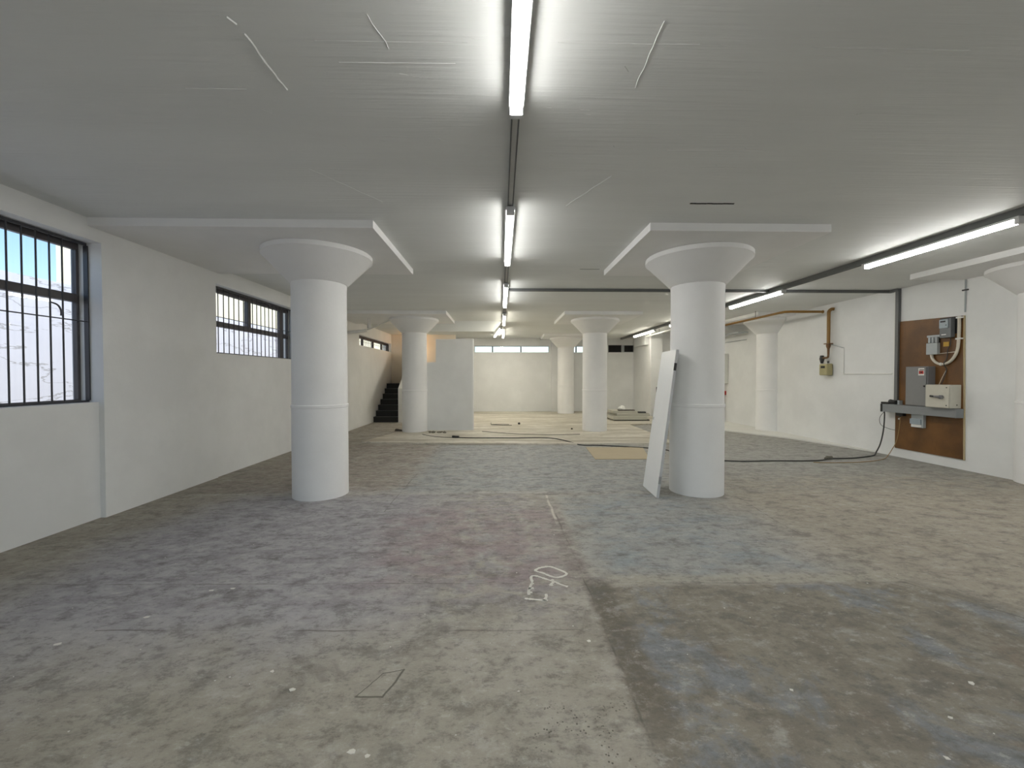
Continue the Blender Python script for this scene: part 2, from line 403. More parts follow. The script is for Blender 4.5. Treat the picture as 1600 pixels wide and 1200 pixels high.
# downstand bulkhead with a splayed end
bk = MB(); bk.hexa([(-2.25, 12.1, 2.83), (-.205, 12.1, 2.83), (-.205, 13.0, 2.83), (-2.25, 13.0, 2.83)],
                   [(-2.25, 12.1, CE), (.02, 12.1, CE), (.02, 13.0, CE), (-2.25, 13.0, CE)])
struct(bk.build('ceiling_bulkhead', M_CEIL))
struct(MB().box(XL, -1.75, 16.05, 16.17, 0, CE).build('wall_stairwell', M_WARM))
# pale screed on the rear bay, and the white screed wedge along the right wall
struct(MB().prism([(-3.15, 9.42), (-1.0, 9.08), (1.4, 8.98), (3.9, 9.0), (3.95, 12.5), (5.6, 13.2), (5.6, YB), (-1.2, YB), (-1.2, 13.2), (-2.55, 12.9), (-2.7, 11.2)], 0, .04).build('floor_screed', M_SCREED))
struct(MB().prism([(7.41, 7.95), (XR, 7.95), (XR, 13.2), (6.1, 13.2), (6.15, 11.13), (6.80, 10.02), (6.98, 9.70)], 0, .03).build('trim_2', M_PLAIN))

# ------------------------------------------------------------------ columns
def clip_x(o, x):                # cut away what would sit inside the wall
    bm = bmesh.new(); bm.from_mesh(o.data)
    bmesh.ops.bisect_plane(bm, geom=bm.verts[:] + bm.edges[:] + bm.faces[:], plane_co=(x, 0, 0), plane_no=(1, 0, 0), clear_outer=True)
    bm.to_mesh(o.data); bm.free()
def column(x, y, label, px0, px1, py0, py1, zb=0, clip=None):
    t = thing('concrete_column', label, 'column', (x, y, zb), 'mushroom columns of the hall')
    sh = MB().lathe([(.331, zb), (.331, 1.115), (.337, 1.12), (.337, 1.15), (.326, 1.16), (.325, 2.6), (.328, 2.655), (.325, 2.672)], x, y, 96).build('shaft', M_COLUMN, t)
    ca = MB().lathe([(.325, 2.672), (.342, 2.678), (.63, 2.985), (.646, 2.992), (.646, 3.045), (.64, 3.05)], x, y, 96).build('capital', M_COLUMN, t)
    MB().box(px0, px1, py0, py1, 3.05, CE).build('drop_panel', M_COLUMN, t)
    if clip: clip_x(sh, clip - x); clip_x(ca, clip - x)
    return t
A = .98
column(-2.308, 5.334, 'white concrete mushroom column nearest the barred windows, foreground left', XL, -2.308 + A, 5.334 - A, 5.334 + A)
column(2.566, 5.334, 'white mushroom column with the loose door leaf leaning against it', 2.566 - A, 2.566 + A, 5.334 - A, 5.334 + A)
column(-2.326, 11.2, 'farther white mushroom column beside the black stairs', XL, -2.326 + A, 11.2 - A, 11.2 + A, .04)
column(2.566, 11.2, 'slim-looking white column standing left of the two black vents', 2.566 - A, 2.566 + A, 11.2 - A, 11.2 + A, .04)
column(2.62, 16.55, 'most distant white column, right of the long rear window strip', 1.64, 3.60, 15.57, 17.2, .04)
column(7.60, 5.47, 'white column half buried in the right wall at the photo edge', 6.55, XR, 4.52, 6.45, 0, XR)
column(7.43, 11.2, 'half column on the right wall beneath the ochre gas pipe', 6.47, XR, 10.22, 12.18, .03, XR)

# ------------------------------------------------------------------ windows on the left
def pane_box(mb, y0, y1, z0, z1, x, t=.006): mb.box(x - t/2, x + t/2, y0, y1, z0, z1)
def win_left(name, W, xg, xf, transom, mulls, bars, rod, flat):
    y0, y1, z0, z1 = W
    w = bpy.data.objects.new(name, None); COL.objects.link(w); w['kind'] = 'structure'; PLOC[w.name] = Vector((0, 0, 0))
    f = MB(); a, b = xf - .025, xf + .025
    f.box(a, b, y0, y1, z1 - .075, z1); f.box(a, b, y0, y1, z0, z0 + .03); f.box(a, b, y0, y0 + .03, z0 + .03, z1 - .075); f.box(a, b, y1 - .03, y1, z0 + .03, z1 - .075)
    f.build('frame', M_STEEL, w, .004)
    if transom: MB().box(a - .01, b + .01, y0 + .03, y1 - .03, transom - .042, transom + .042).build('transom', M_STEEL, w, .004)
    for (my, mz0, mz1, wd) in mulls: MB().box(a - .005, b + .005, my - wd/2, my + wd/2, mz0, mz1).build('mullion', M_STEEL, w, .004)
    g = MB(); zz = [z0 + .03] + ([transom - .042, transom + .042] if transom else []) + [z1 - .075]
    g.box(xf - .004, xf + .004, y0 + .03, y1 - .03, z0 + .03, (transom - .042) if transom else z1 - .075)
    if transom: g.box(xf - .004, xf + .004, y0 + .03, y1 - .03, transom + .042, z1 - .075)
    g.build('glass', M_GLASS, w)
    if bars:
        gr = thing('security_grille', flat, 'grille', (xg, (y0+y1)/2, z0))
        fr = MB(); fr.box(xg - .006, xg + .006, y0 + .005, y1 - .003, z1 - .03, z1 - .003); fr.box(xg - .006, xg + .006, y0 + .005, y1 - .003, z0 + .002, z0 + .022)
        fr.box(xg - .022, xg + .022, y1 - .016, y1 - .004, z0 + .022, z1 - .03); fr.box(xg - .022, xg + .022, y0 + .004, y0 + .016, z0 + .022, z1 - .03)
        fr.build('grille_frame', M_BAR, gr)
        first = None
        for yy in bars:
            if first is None:
                first = MB().tube([(xg, yy, z0 + .015), (xg, yy, z1 - .015)], .0075, 8).build('bar', M_BAR, gr); fy = yy
            else:
                c = first.copy(); COL.objects.link(c); c.parent = gr; c.location = (0, yy - fy, 0)
        MB().tube([(xg + .01, y0 + .01, rod), (xg + .01, y1 - .01, rod)], .006, 8).build('cross_rod', M_BAR, gr)
    return w
w1 = win_left('window_1', W1, -4.375, -4.48, 2.33, [(3.3, 1.265, 2.84, .05)],
              [2.39 + .1165 * i for i in range(17)], 2.085, 'dark steel bar grille in the nearest left window, cropped by the photo edge')
MB().tube(smooth_path([(-4.43, 4.20, 2.24), (-4.41, 4.24, 2.22), (-4.41, 4.27, 2.17), (-4.42, 4.28, 2.12)], 4), .008, 6).build('window_latch', M_STEEL, w1)
win_left('window_2', W2, -4.36, -4.46, 2.335, [(7.41, 2.377, 2.82, .10), (8.47, 1.89, 2.82, .10)],
         [6.50 + .1265 * i for i in range(18)], 2.43, 'dark close-set bar grille in the window partly behind the front left column')
win_left('window_3', W3, -4.33, -4.39, None, [(13.2, 2.485, 2.695, .1), (14.25, 2.485, 2.695, .08), (15.3, 2.485, 2.695, .08)],
         [12.75 + .18 * i for i in range(9)], 2.60, 'short bar grille in the low strip window above the stairs')
# back windows
def win_back(name, x0, x1, mulls):
    w = bpy.data.objects.new(name, None); COL.objects.link(w); w['kind'] = 'structure'; PLOC[w.name] = Vector((0, 0, 0))
    f = MB(); y = YB + .16
    f.box(x0, x1, y, y + .05, z0, z0 + .012); f.box(x0, x1, y, y + .05, z1 - .012, z1); f.box(x0, x0 + .015, y, y + .05, z0, z1); f.box(x1 - .015, x1, y, y + .05, z0, z1)
    f.build('frame', M_PALEGREY, w)
    for m in mulls: MB().box(m - .025, m + .025, y, y + .05, z0 + .012, z1 - .012).build('mullion', M_STEEL, w)
    MB().box(x0 + .015, x1 - .015, y + .02, y + .026, z0 + .012, z1 - .012).build('glass', M_GLASS, w)
win_back('window_4', B1[0], B1[1], [-.35, .86])
win_back('window_5', B2[0], B2[1], [3.22])
# two black vents in the back wall
for i, (a, b, lab) in enumerate(((4.58, 5.10, 'left one of two black wall vents high on the rear wall'), (5.235, 5.62, 'right one of two black wall vents, next to the rear corner'))):
    v = thing('wall_vent', lab, 'vent', ((a + b)/2, YB - .02, 2.69), 'black vents on the rear wall')
    MB().box(a, b, YB - .012, YB - .001, 2.555, 2.825).build('opening', M_VENT, v)
    fr = MB(); fr.box(a - .02, b + .02, YB - .03, YB - .001, 2.535, 2.555); fr.box(a - .02, b + .02, YB - .03, YB - .001, 2.825, 2.84)
    fr.box(a - .02, a, YB - .03, YB - .001, 2.555, 2.825); fr.box(b, b + .02, YB - .03, YB - .001, 2.555, 2.825); fr.build('vent_frame', M_STEEL if i == 0 else M_PALEGREY, v)
MB_ = MB().box(5.14, 5.20, YB - .05, YB - .001, 2.54, 2.83)
tag(MB_.build('electrical_box', M_PALEGREY), 'small grey box between the two black wall vents', 'box')

# ------------------------------------------------------------------ outside
tag(MB().box(-6.75, -6.5, -6, 30, -.6, 2.895).build('boundary_wall', M_OUTER), 'white cracked boundary wall outside the left windows', 'wall')
tag(MB().prism([(-7.0, 6.72), (-7.0, 30), (-15, 30), (-14.2, 14.2)], -.6, 7).build('neighbouring_building', M_CREAMWALL), 'pale cream building beyond the white boundary wall', 'building')
struct(MB().box(-6.5, -4.54, -6, 30, -.7, -.6).build('ground_yard', M_GROUND))

# ------------------------------------------------------------------ ceiling channels and tube lights
def channel(name, label, x0, x1, y0, y1, h, mid=True):
    t = thing(name, label, 'trunking', ((x0+x1)/2, y0, CE - h))
    m = MB()
    e_ = .007 if mid else .009
    m.box(x0, x0 + e_, y0, y1, CE - h, CE - .001); m.box(x1 - e_, x1, y0, y1, CE - h, CE - .001)
    m.build('channel_side', M_TRUNK, t)
    MB().box(x0 + .009, x1 - .009, y0, y1, CE - h + .012 if mid else CE - h + .003, CE - .001).build('channel_cover', M_TRUNKMID if mid else M_TRUNK, t)
    return t
channel('ceiling_channel', 'narrow twin-edged channel carrying the middle row of tube lights', .066, .118, -3.6, 16.3, .045)
channel('ceiling_channel', 'dark grey channel carrying the right-hand row of tube lights', 5.02, 5.085, -3.6, 17.2, .075, False)
cc = thing('cable_channel', 'dark grey channel crossing the ceiling and dropping to the meter board', 'trunking', (.118, 7.65, CE))
MB().box(.118, 5.02, 7.62, 7.675, CE - .05, CE - .001).build('ceiling_run', M_TRUNK, cc)
MB().box(5.085, 7.345, 7.62, 7.675, CE - .05, CE - .001).build('ceiling_run', M_TRUNK, cc)
MB().box(7.345, XR - .001, 7.465, 7.675, CE - .05, CE - .001).build('corner_piece', M_TRUNK, cc)
MB().box(7.365, XR - .001, 7.465, 7.525, .982, CE - .05).build('wall_drop', M_TRUNK, cc)
MB().box(7.395, XR - .001, 7.535, 7.575, .982, CE - .05).build('conduit', M_WHITEPL, cc)

def tube_mesh(L):
    d = MB(); prof = [(-.036, .0), (-.031, -.026), (-.024, -.041), (-.012, -.048), (.012, -.048), (.024, -.041), (.031, -.026), (.036, .0)]
    n = len(prof)
    d.add([(x, 0, z) for x, z in prof] + [(x, L, z) for x, z in prof], [list(range(n)), list(range(2*n-1, n-1, -1))] + [(i, n + i, n + (i+1) % n, (i+1) % n) for i in range(n)])
    return d
def tube_light(x, y0, y1, ztop, label, rot=0.0):
    t = thing('tube_light', label, 'tube light', (x, y0, ztop), 'tube lights on the ceiling'); L = y1 - y0
    def bl(mb, name, mat):
        o = mb.build(name, mat); o.parent = t; return o
    bl(MB().box(-.042, .042, .0, L, -.022, -.0005), 'lamp_body', M_LAMPBODY)
    warm = y0 > 9.8
    o = bl(tube_mesh(L - .08), 'diffuser', M_TUBEW if warm else M_TUBE); o.location = (0, .04, -.0225)
    o.data.materials.append(M_TUBEWSIDE if warm else M_TUBESIDE)
    for pg in o.data.polygons:
        if abs(pg.normal.x) > .8 or abs(pg.normal.y) > .9: pg.material_index = 1
    for yy in (0.0, L - .039):
        bl(MB().box(-.037, .037, yy, yy + .039, -.072, -.0225), 'end_cap', M_LAMPBODY)
    t.rotation_euler.z = rot
    return t
ZC, ZR = CE - .046, CE - .076
for y0, y1, lab in ((-2.9, -1.0, 'tube light of the middle row behind the viewpoint'), (.62, 2.45, 'large bright tube light of the middle row, cut by the top edge'),
                    (3.86, 5.70, 'second nearest tube light of the middle row, white end block'),
                    (7.0, 9.12, 'tube light of the middle row just beyond the crossing grey channel'),
                    (10.3, 12.3, 'fourth tube light of the middle row, above the bulkhead end'),
                    (13.7, 16.2, 'most distant straight tube light of the middle row')):
    tube_light(.092, y0, y1, ZC, lab)
tube_light(.01, 13.45, 16.3, CE - .012, 'slanted tube light beside the far end of the middle row', .088)
for y0, y1, lab in ((-2.9, -1.0, 'tube light of the right row behind the viewpoint'), (.6, 2.4, 'tube light of the right row outside the frame'),
                    (3.88, 5.62, 'nearest long tube light of the right-hand row, above the meter board'),
                    (7.24, 8.98, 'tube light of the right row seen right of the door column'),
                    (10.4, 12.2, 'tube light of the right row hidden behind the door column'),
                    (13.4, 15.5, 'last tube light of the right row, left of the door column')):
    tube_light(5.052, y0, y1, ZR, lab)

# ------------------------------------------------------------------ stairs
st = thing('staircase', 'black steps climbing along the left wall to the warm stairwell', 'stairs', (-3.8, 13.75, 0))
for k in range(7):
    ya = 13.75 + .27 * k; zt = .18 * (k + 1)
    b = MB().box(-4.215, -3.37, ya, ya + .27 if k < 6 else 16.04, 0, zt - .02); b.box(-4.215, -3.37, ya - .02, ya + .27 if k < 6 else 16.04, zt - .02, zt)
    sp = b.build('step', M_STAIR, st)
    MB().box(-4.20, -3.39, ya - .024, ya + .03, zt - .012, zt + .003).build('nosing', M_NOSE, sp)
sw_ = MB(); sw_.hexa([(-3.365, 13.6, 0), (-3.22, 13.6, 0), (-3.22, 16.03, 0), (-3.365, 16.03, 0)], [(-3.365, 13.6, 1.12), (-3.22, 13.6, 1.12), (-3.22, 16.03, 2.75), (-3.365, 16.03, 2.75)])
sw_.build('side_wall', M_WALL, st)
wlmp = thing('wall_lamp', 'warm glowing lamp on the stairwell wall behind the column', 'lamp', (-3.2, 16.0, 2.6))
MB().box(-3.27, -3.13, 15.84, 16.049, 2.55, 2.65).build('lamp_base', M_BLACK, wlmp)
MB().lathe([(.01, 2.53), (.06, 2.55), (.075, 2.60), (.06, 2.65), (.01, 2.67)], -3.2, 15.76, 20).build('bulb', M_BULB, wlmp)

# ------------------------------------------------------------------ loose door leaf
dl = thing('door_leaf', 'loose white door leaf leaning against the front right column', 'door', (1.93, 5.0, 0))
def dpt(u, s, w):                # along width u (0 near .. 1 far), up s (0..1), depth w through the leaf
    bx = 1.912 + (1.942 - 1.912) * u; by = 5.002 + .562 * u
    tx = 2.150 + (2.195 - 2.150) * u; tz = 1.826
    p = Vector((bx + (tx - bx) * s, by, tz * s)); n = Vector((1.826, -.08, -.245)).normalized()
    return p + n * w + Vector((0, 0, .0085))
def dslab(u0, u1, s0, s1, w0, w1):
    return MB().hexa([dpt(u0, s0, w0), dpt(u0, s0, w1), dpt(u1, s0, w1), dpt(u1, s0, w0)], [dpt(u0, s1, w0), dpt(u0, s1, w1), dpt(u1, s1, w1), dpt(u1, s1, w0)])
dslab(0.0, 1, 0, 1, 0, .034).build('panel', M_DOORLEAF, dl, .002)
e = dslab(-.006, 0.0, 0, 1, .001, .033).build('edge_strip', M_DOOREDGE, dl)
dslab(-.012, -.006, .86, .91, -.002, .030).build('hinge', M_HINGE, dl)['label'] = 'dark upper hinge'
dslab(-.012, -.006, .095, .145, -.002, .030).build('hinge', M_ZINC, dl)['label'] = 'bright lower hinge'
dslab(.90, .93, .50, .52, -.004, 0.0).build('keyhole_plate', M_ZINC, dl)

# ------------------------------------------------------------------ meter board and what hangs on it
bd = thing('meter_board', 'tall brown hardboard panel fixed to the right wall', 'board', (7.41, 6.95, .17))
MB().hexa([(7.402, 6.385, .165), (XR - .001, 6.385, .165), (XR - .001, 7.53, .165), (7.402, 7.53, .165)], [(7.402, 6.42, 2.475), (XR - .001, 6.42, 2.475), (XR - .001, 7.53, 2.52), (7.402, 7.53, 2.52)]).build('panel', M_BOARD, bd)
MB().hexa([(7.404, 6.365, .16), (XR - .001, 6.365, .16), (XR - .001, 6.385, .16), (7.404, 6.385, .16)], [(7.404, 6.400, 2.475), (XR - .001, 6.400, 2.475), (XR - .001, 6.42, 2.475), (7.404, 6.42, 2.475)]).build('edge_strip', M_EDGE, bd)
XF = 7.4015
def lcl(o): return o
cab = thing('distribution_cabinet', 'tall grey enamel cabinet with a warning sticker on the brown board', 'cabinet', (7.33, 7.0, 1.0))
MB().box(7.275, XF, 6.825, 7.215, .985, 1.675).build('body', M_GREYBOX, cab, .004)
cd = MB().box(7.258, 7.274, 6.845, 7.195, 1.0, 1.66).build('door', M_GREYBOXDOOR, cab, .003)
MB().tube([(7.258, 6.868, 1.335), (7.248, 6.868, 1.335)], .014, 12).build('lock', M_BLACK, cd)
stk = MB().box(7.2565, 7.2578, 6.875, 6.975, 1.52, 1.645).build('sticker', M_WHITEPL, cd)
MB().box(7.2555, 7.2562, 6.878, 6.955, 1.608, 1.622).build('print', M_BLACK, stk)
MB().box(7.2555, 7.2562, 6.885, 6.965, 1.545, 1.60).build('print', M_RED, stk)
MB().box(7.2548, 7.2554, 6.91, 6.935, 1.56, 1.585).build('print', M_BLACK, stk)
swi = thing('isolator_switch', 'cream steel isolator box with a black and grey rotary handle', 'switch', (7.3, 6.62, .98))
MB().box(7.215, XF, 6.425, 6.80, .985, 1.365).build('body', M_CREAM, swi, .004)
ld = MB().box(7.200, 7.2145, 6.43, 6.795, .992, 1.358).build('lid', M_CREAM, swi, .004)
for yy, zz in ((6.465, 1.32), (6.465, 1.03)): MB().tube([(7.2, yy, zz), (7.196, yy, zz)], .009, 10).build('screw', M_BLACK, ld)
MB().tube([(7.33, 6.4255, 1.04), (7.33, 6.421, 1.04)], .009, 10).build('screw', M_BLACK, swi)
hd = MB(); hd.tube([(7.2, 6.535, 1.165), (7.165, 6.535, 1.165)], .032, 18); hd.tube([(7.172, 6.53, 1.165), (7.17, 6.63, 1.172)], .018, 12, [.024, .014])
hd.build('handle', M_GREYBOX, swi)
MB().tube([(7.17, 6.63, 1.172), (7.17, 6.69, 1.176)], .015, 12).build('handle_tip', M_BLACK, swi)
tr = thing('wall_trunking', 'long grey trunking shelf running under the cabinet and isolator', 'trunking', (7.33, 7.0, .83))
MB().box(7.270, XF, 6.385, 7.655, .835, .98).build('trough', M_TRAY, tr, .003)
MB().box(7.262, XF + .01, 7.656, 7.69, .832, .983).build('end_cap', M_BLACK, tr, .003)
em = thing('electricity_meter', 'grey electricity meter with pale display at the top of the board', 'meter', (7.35, 6.6, 2.14))
MB().box(7.325, XF, 6.53, 6.705, 2.14, 2.45).build('body', M_METER, em, .006)
mf = MB().box(7.312, 7.3245, 6.565, 6.70, 2.30, 2.44).build('display_panel', M_METERFACE, em, .003)
MB().box(7.3105, 7.3118, 6.60, 6.68, 2.395, 2.42).build('display', M_BLACK, mf)
MB().tube([(7.312, 6.59, 2.345), (7.309, 6.59, 2.345)], .008, 10).build('button', M_BLACK, mf)
MB().box(7.322, 7.3245, 6.60, 6.67, 2.185, 2.20).build('nameplate', M_WHITEPL, em)
MB().box(7.395, XF, 6.44, 6.76, 2.20, 2.475).build('mounting_plate', M_BLACK, em)
co = thing('fuse_cutout', 'grey service cut-out with three fuse carriers left of the meter', 'fuse box', (7.36, 6.86, 1.88))
MB().box(7.345, XF, 6.755, 6.935, 1.875, 2.07).build('body', M_PALEGREY, co, .005)
MB().box(7.37, XF, 6.745, 6.945, 2.17, 2.205).build('top_bracket', M_PALEGREY, co)
MB().box(7.38, XF, 6.755, 6.935, 2.071, 2.169).build('back_plate', M_BLACK, co)
for yy in (6.78, 6.835, 6.89): MB().box(7.35, 7.3795, yy - .018, yy + .018, 2.075, 2.165).build('fuse_carrier', M_PALEGREY, co, .003)
tag(MB().box(7.392, XF, 6.615, 6.70, 2.0, 2.075).build('warning_tag', M_YELLOW), 'small yellow tag between the fuse cut-out and the meter', 'tag')
pp = thing('service_pipe', 'ivory pipe curling round from the fuse cut-out up past the meter', 'pipe', (7.38, 6.5, 1.7))
MB().tube(smooth_path([(7.375, 6.87, 1.874), (7.375, 6.85, 1.80), (7.375, 6.79, 1.735), (7.375, 6.70, 1.705), (7.375, 6.60, 1.73), (7.375, 6.52, 1.81), (7.375, 6.47, 1.93), (7.375, 6.455, 2.08), (7.375, 6.45, 2.28), (7.375, 6.452, 2.47)], 6), .021, 12).build('pipe', M_IVORY, pp)
for yy, zz in ((6.455, 2.11), (6.452, 2.45)): MB().box(7.352, XF, yy - .045, yy + .03, zz - .012, zz + .012).build('clip', M_WHITEPL, pp)
MB().lathe([(.005, 1.68), (.02, 1.69), (.022, 1.72), (.005, 1.735)], 7.36, 6.705, 14).build('clip', M_WHITEPL, pp)
tag(MB().tube(smooth_path([(7.385, 6.585, 2.14), (7.385, 6.585, 2.03), (7.385, 6.61, 1.97), (7.385, 6.625, 1.93), (7.385, 6.635, 1.80), (7.34, 6.64, 1.715), (7.385, 6.64, 1.62), (7.38, 6.66, 1.50), (7.35, 6.685, 1.366)], 6), .006, 8).build('meter_cable', M_CABLE), 'thin dark cable dropping from the meter to the isolator', 'cable')
tag(MB().tube([(7.39, 6.75, 1.885), (7.39, 6.48, 1.905)], .006, 8).build('earth_cable', M_IVORY), 'thin pale cable running level from cut-out to ivory pipe', 'cable')
tag(MB().tube(smooth_path([(7.39, 6.64, 1.62), (7.37, 6.68, 1.50), (7.35, 6.72, 1.366)], 6), .004, 8).build('earth_cable', M_IVORY), 'thin pale wire entering the top of the cream isolator', 'cable')
cu = thing('breaker_box', 'small pale grey breaker box hanging below the trunking', 'breaker box', (7.36, 7.06, .6))
MB().box(7.345, XF, 6.965, 7.175, .60, .834).build('body', M_PALEGREY, cu, .005)
MB().box(7.325, 7.3445, 6.99, 7.18, .66, .75).build('flap', M_METERFACE, cu, .003)
MB().box(7.335, 7.3445, 6.99, 7.165, .61, .65).build('lower_cover', M_WHITEPL, cu, .002)
pl = thing('black_plug', 'black plug and socket sitting on the end of the trunking', 'plug', (7.32, 7.56, .981))
MB().box(7.28, 7.35, 7.54, 7.70, .9845, 1.02).build('plug_body', M_BLACK, pl, .005)
MB().tube([(7.312, 7.43, 1.025), (7.312, 7.54, 1.03)], .045, 16, [.035, .044]).build('socket', M_BLACK, pl)
MB().box(7.33, 7.39, 7.38, 7.42, .9845, 1.06).build('faceplate', M_PALEGREY, pl)
p2 = thing('black_socket', 'black socket beneath the trunking feeding the tan cable', 'socket', (7.37, 7.4, .8))
MB().box(7.34, XF, 7.32, 7.46, .775, .834).build('socket_body', M_BLACK, p2, .006)
MB().tube([(7.36, 7.39, .775), (7.36, 7.39, .755)], .016, 12).build('gland', M_BLACK, p2)
tag(MB().lathe([(.004, .70), (.016, .705), (.018, .72), (.004, .735)], 7.39, 7.44, 12).build('knob', M_WHITEPL), 'tiny pale round fitting on the board near the tan cable', 'fitting')
# cables on the floor
bc = thing('extension_cable', 'thick dark cable dropping from the trunking and crossing the floor', 'cable', (6, 7.3, 0))
MB().tube(smooth_path([(7.30, 7.66, .86), (7.29, 7.63, .80), (7.29, 7.635, .60), (7.29, 7.66, .40), (7.27, 7.69, .20), (7.19, 7.68, .06), (7.05, 7.58, .014), (6.7, 7.42, .014), (6.385, 7.32, .014), (6.05, 7.30, .014), (5.932, 7.276, .014), (5.7, 7.16, .014), (5.4, 7.11, .014), (4.8, 7.13, .014), (4.2, 7.12, .014), (3.75, 7.3, .014), (3.5, 7.9, .014), (3.2, 8.42, .014), (2.18, 8.846, .014), (1.75, 8.93, .014), (1.45, 9.3, .054), (1.1, 9.72, .054), (.2, 9.75, .054), (-.6, 9.78, .054), (-1.0, 9.84, .054)], 8), .011, 10).build('cord', M_CABLE, bc)
cn = MB(); cn.tube([(5.99, 7.29, .035), (5.89, 7.262, .035)], .034, 14, [.03, .034]); cn.tube([(5.89, 7.262, .035), (5.83, 7.235, .03)], .03, 12, [.026, .016]); cn.build('connector', M_DEBRIS, bc)
MB().tube([(-1.0, 9.84, .07), (-1.16, 9.88, .07)], .03, 12, [.026, .03]).build('plug', M_CABLE, bc)
tag(MB().tube(smooth_path([(-1.17, 9.88, .05), (-1.5, 10.0, .048), (-1.8, 10.25, .048), (-1.98, 10.45, .048)], 6), .006, 8).build('flex', M_CABLE), 'thin flex trailing from the cable plug toward the stair column', 'cable')
tag(MB().tube(smooth_path([(-.5, 11.0, .046), (-.1, 10.75, .046), (.5, 10.45, .046), (1.3, 10.3, .046), (2.0, 10.35, .046)], 6), .006, 8).build('flex', M_CABLE), 'thin cord lying on the pale screed left of the far column', 'cable')
tag(MB().tube(smooth_path([(7.36, 7.39, .755), (7.355, 7.40, .55), (7.345, 7.44, .30), (7.29, 7.47, .14), (7.16, 7.42, .03), (6.95, 7.27, .006), (6.6, 7.1, .006), (6.2, 7.0, .006), (5.7, 6.98, .006), (5.45, 7.02, .006)], 8), .006, 8).build('tan_flex', M_TAN), 'thin tan cable hanging from the black socket to the floor', 'cable')
tag(MB().tube(smooth_path([(7.31, 7.66, .83), (7.32, 7.76, .70), (7.33, 7.74, .57), (7.36, 7.60, .51), (7.38, 7.50, .50)], 6), .004, 8).build('loop_wire', M_CABLE), 'thin dark wire looping beside the thick cable at the board', 'cable')
# conduit on the right wall
wc = thing('wall_conduit', 'thin white conduit stepping along the right wall to the channel drop', 'conduit', (7.41, 8.2, 1.55))
c_ = MB(); c_.tube([(7.41, 7.615, 1.552), (7.41, 8.72, 1.558)], .011, 8); c_.build('level_run', M_WHITEPL, wc)
MB().tube([(7.41, 8.72, 1.545), (7.41, 8.72, 2.12)], .009, 8).build('riser', M_WHITEPL, wc)
MB().tube([(7.41, 8.72, 2.12), (7.40, 8.98, 2.20), (7.37, 9.03, 2.23)], .008, 8).build('branch', M_PALEGREY, wc)
uc = thing('wall_conduit', 'thin upright conduit rising from the board to the ceiling, with clip', 'conduit', (7.41, 6.40, 2.6))
MB().tube([(7.41, 6.40, 2.53), (7.41, 6.40, CE - .02)], .010, 8).build('riser', M_PALEGREY, uc)
MB().box(7.395, XR - .001, 6.36, 6.44, 2.87, 2.89).build('clip', M_CABLE, uc)
# ------------------------------------------------------------------ gas pipe and meter
gp = thing('gas_pipe', 'ochre gas pipe running under the ceiling and down the right wall', 'pipe', (7.0, 9.05, 3.0))
MB().tube([(6.30, 13.3, 2.95), (6.31, 12.0, 2.95), (6.345, 9.22, 2.95), (6.37, 9.11, 2.95), (6.47, 9.06, 2.95), (7.19, 9.05, 2.95)], .027, 12).build('ceiling_run', M_GAS, gp)
MB().tube([(7.19, 9.05, 2.95), (7.205, 9.05, 2.95)], .036, 12).build('flange', M_GAS, gp)
MB().tube(smooth_path([(7.40, 8.98, 3.0), (7.36, 9.0, 3.0), (7.325, 9.02, 2.965), (7.32, 9.03, 2.90), (7.32, 9.03, 2.5), (7.32, 9.03, 2.21)], 5), .034, 12).build('riser', M_GAS, gp)
for yy in (10.1, 12.3): 
    MB().tube([(6.325, yy, 2.97), (6.325, yy, 3.049 if yy > 10.3 else CE - .002)], .006, 6).build('hanger', M_CABLE, gp)
MB().tube([(7.32, 9.03, 2.23), (7.32, 9.03, 2.18), (7.32, 9.03, 2.12), (7.32, 9.03, 1.98)], .03, 12, [.045, .045, .026, .022]).build('valve', M_BRASS, gp)
MB().box(7.27, 7.37, 8.955, 9.105, 2.225, 2.245).build('valve_lever', M_BRASS, gp)
gm = thing('gas_meter', 'small olive gas meter hung beneath the ochre pipe', 'meter', (7.3, 9.1, 1.5))
bb = MB(); bb.box(7.26, 7.40, 8.99, 9.22, 1.53, 1.79); bb.build('case', M_GASMETER, gm, .02)
MB().box(7.252, 7.2595, 9.05, 9.16, 1.69, 1.74).build('index_window', M_BLACK, gm)
MB().tube(smooth_path([(7.32, 9.03, 1.98), (7.32, 9.05, 1.93), (7.31, 9.12, 1.92), (7.31, 9.19, 1.92)], 4), .022, 10).build('inlet', M_BRASS, gm)
MB().tube([(7.31, 9.20, 1.98), (7.31, 9.20, 1.90), (7.31, 9.20, 1.80)], .04, 12, [.035, .05, .026]).build('regulator', M_CABLE, gm)
MB().tube([(7.31, 9.02, 1.80), (7.31, 9.02, 1.85)], .022, 10).build('outlet', M_CABLE, gm)
wp = thing('white_pipe', 'white pipe below the right-hand channel, seen left of the door column', 'pipe', (5.45, 13, 3.0))
MB().tube([(5.42, 11.2, 3.0), (5.43, 15.22, 3.0)], .03, 12).build('pipe', M_WHITEPL, wp)
for yy in (12.0, 14.0): MB().tube([(5.425, yy, 3.0), (5.425, yy, CE - .001)], .006, 6).build('hanger', M_CABLE, wp)
ra = MB(); ra.tube([(7.40, 12.25, 2.62), (7.40, 13.4, 2.62)], .012, 8)
tag(ra.build('wall_conduit', M_PALEGREY), 'short grey conduit level on the right wall near the column', 'conduit')
ct = thing('cable_tray', 'short grey tray under the drop panel behind the door column', 'tray', (6.6, 12.3, 2.8))
MB().box(6.95, 7.25, 11.9, 13.6, 2.79, 2.82).build('tray_bed', M_PALEGREY, ct)
MB().tube([(7.1, 12.9, 2.82), (7.1, 12.9, CE - .001)], .01, 6).build('hanger', M_CABLE, ct)
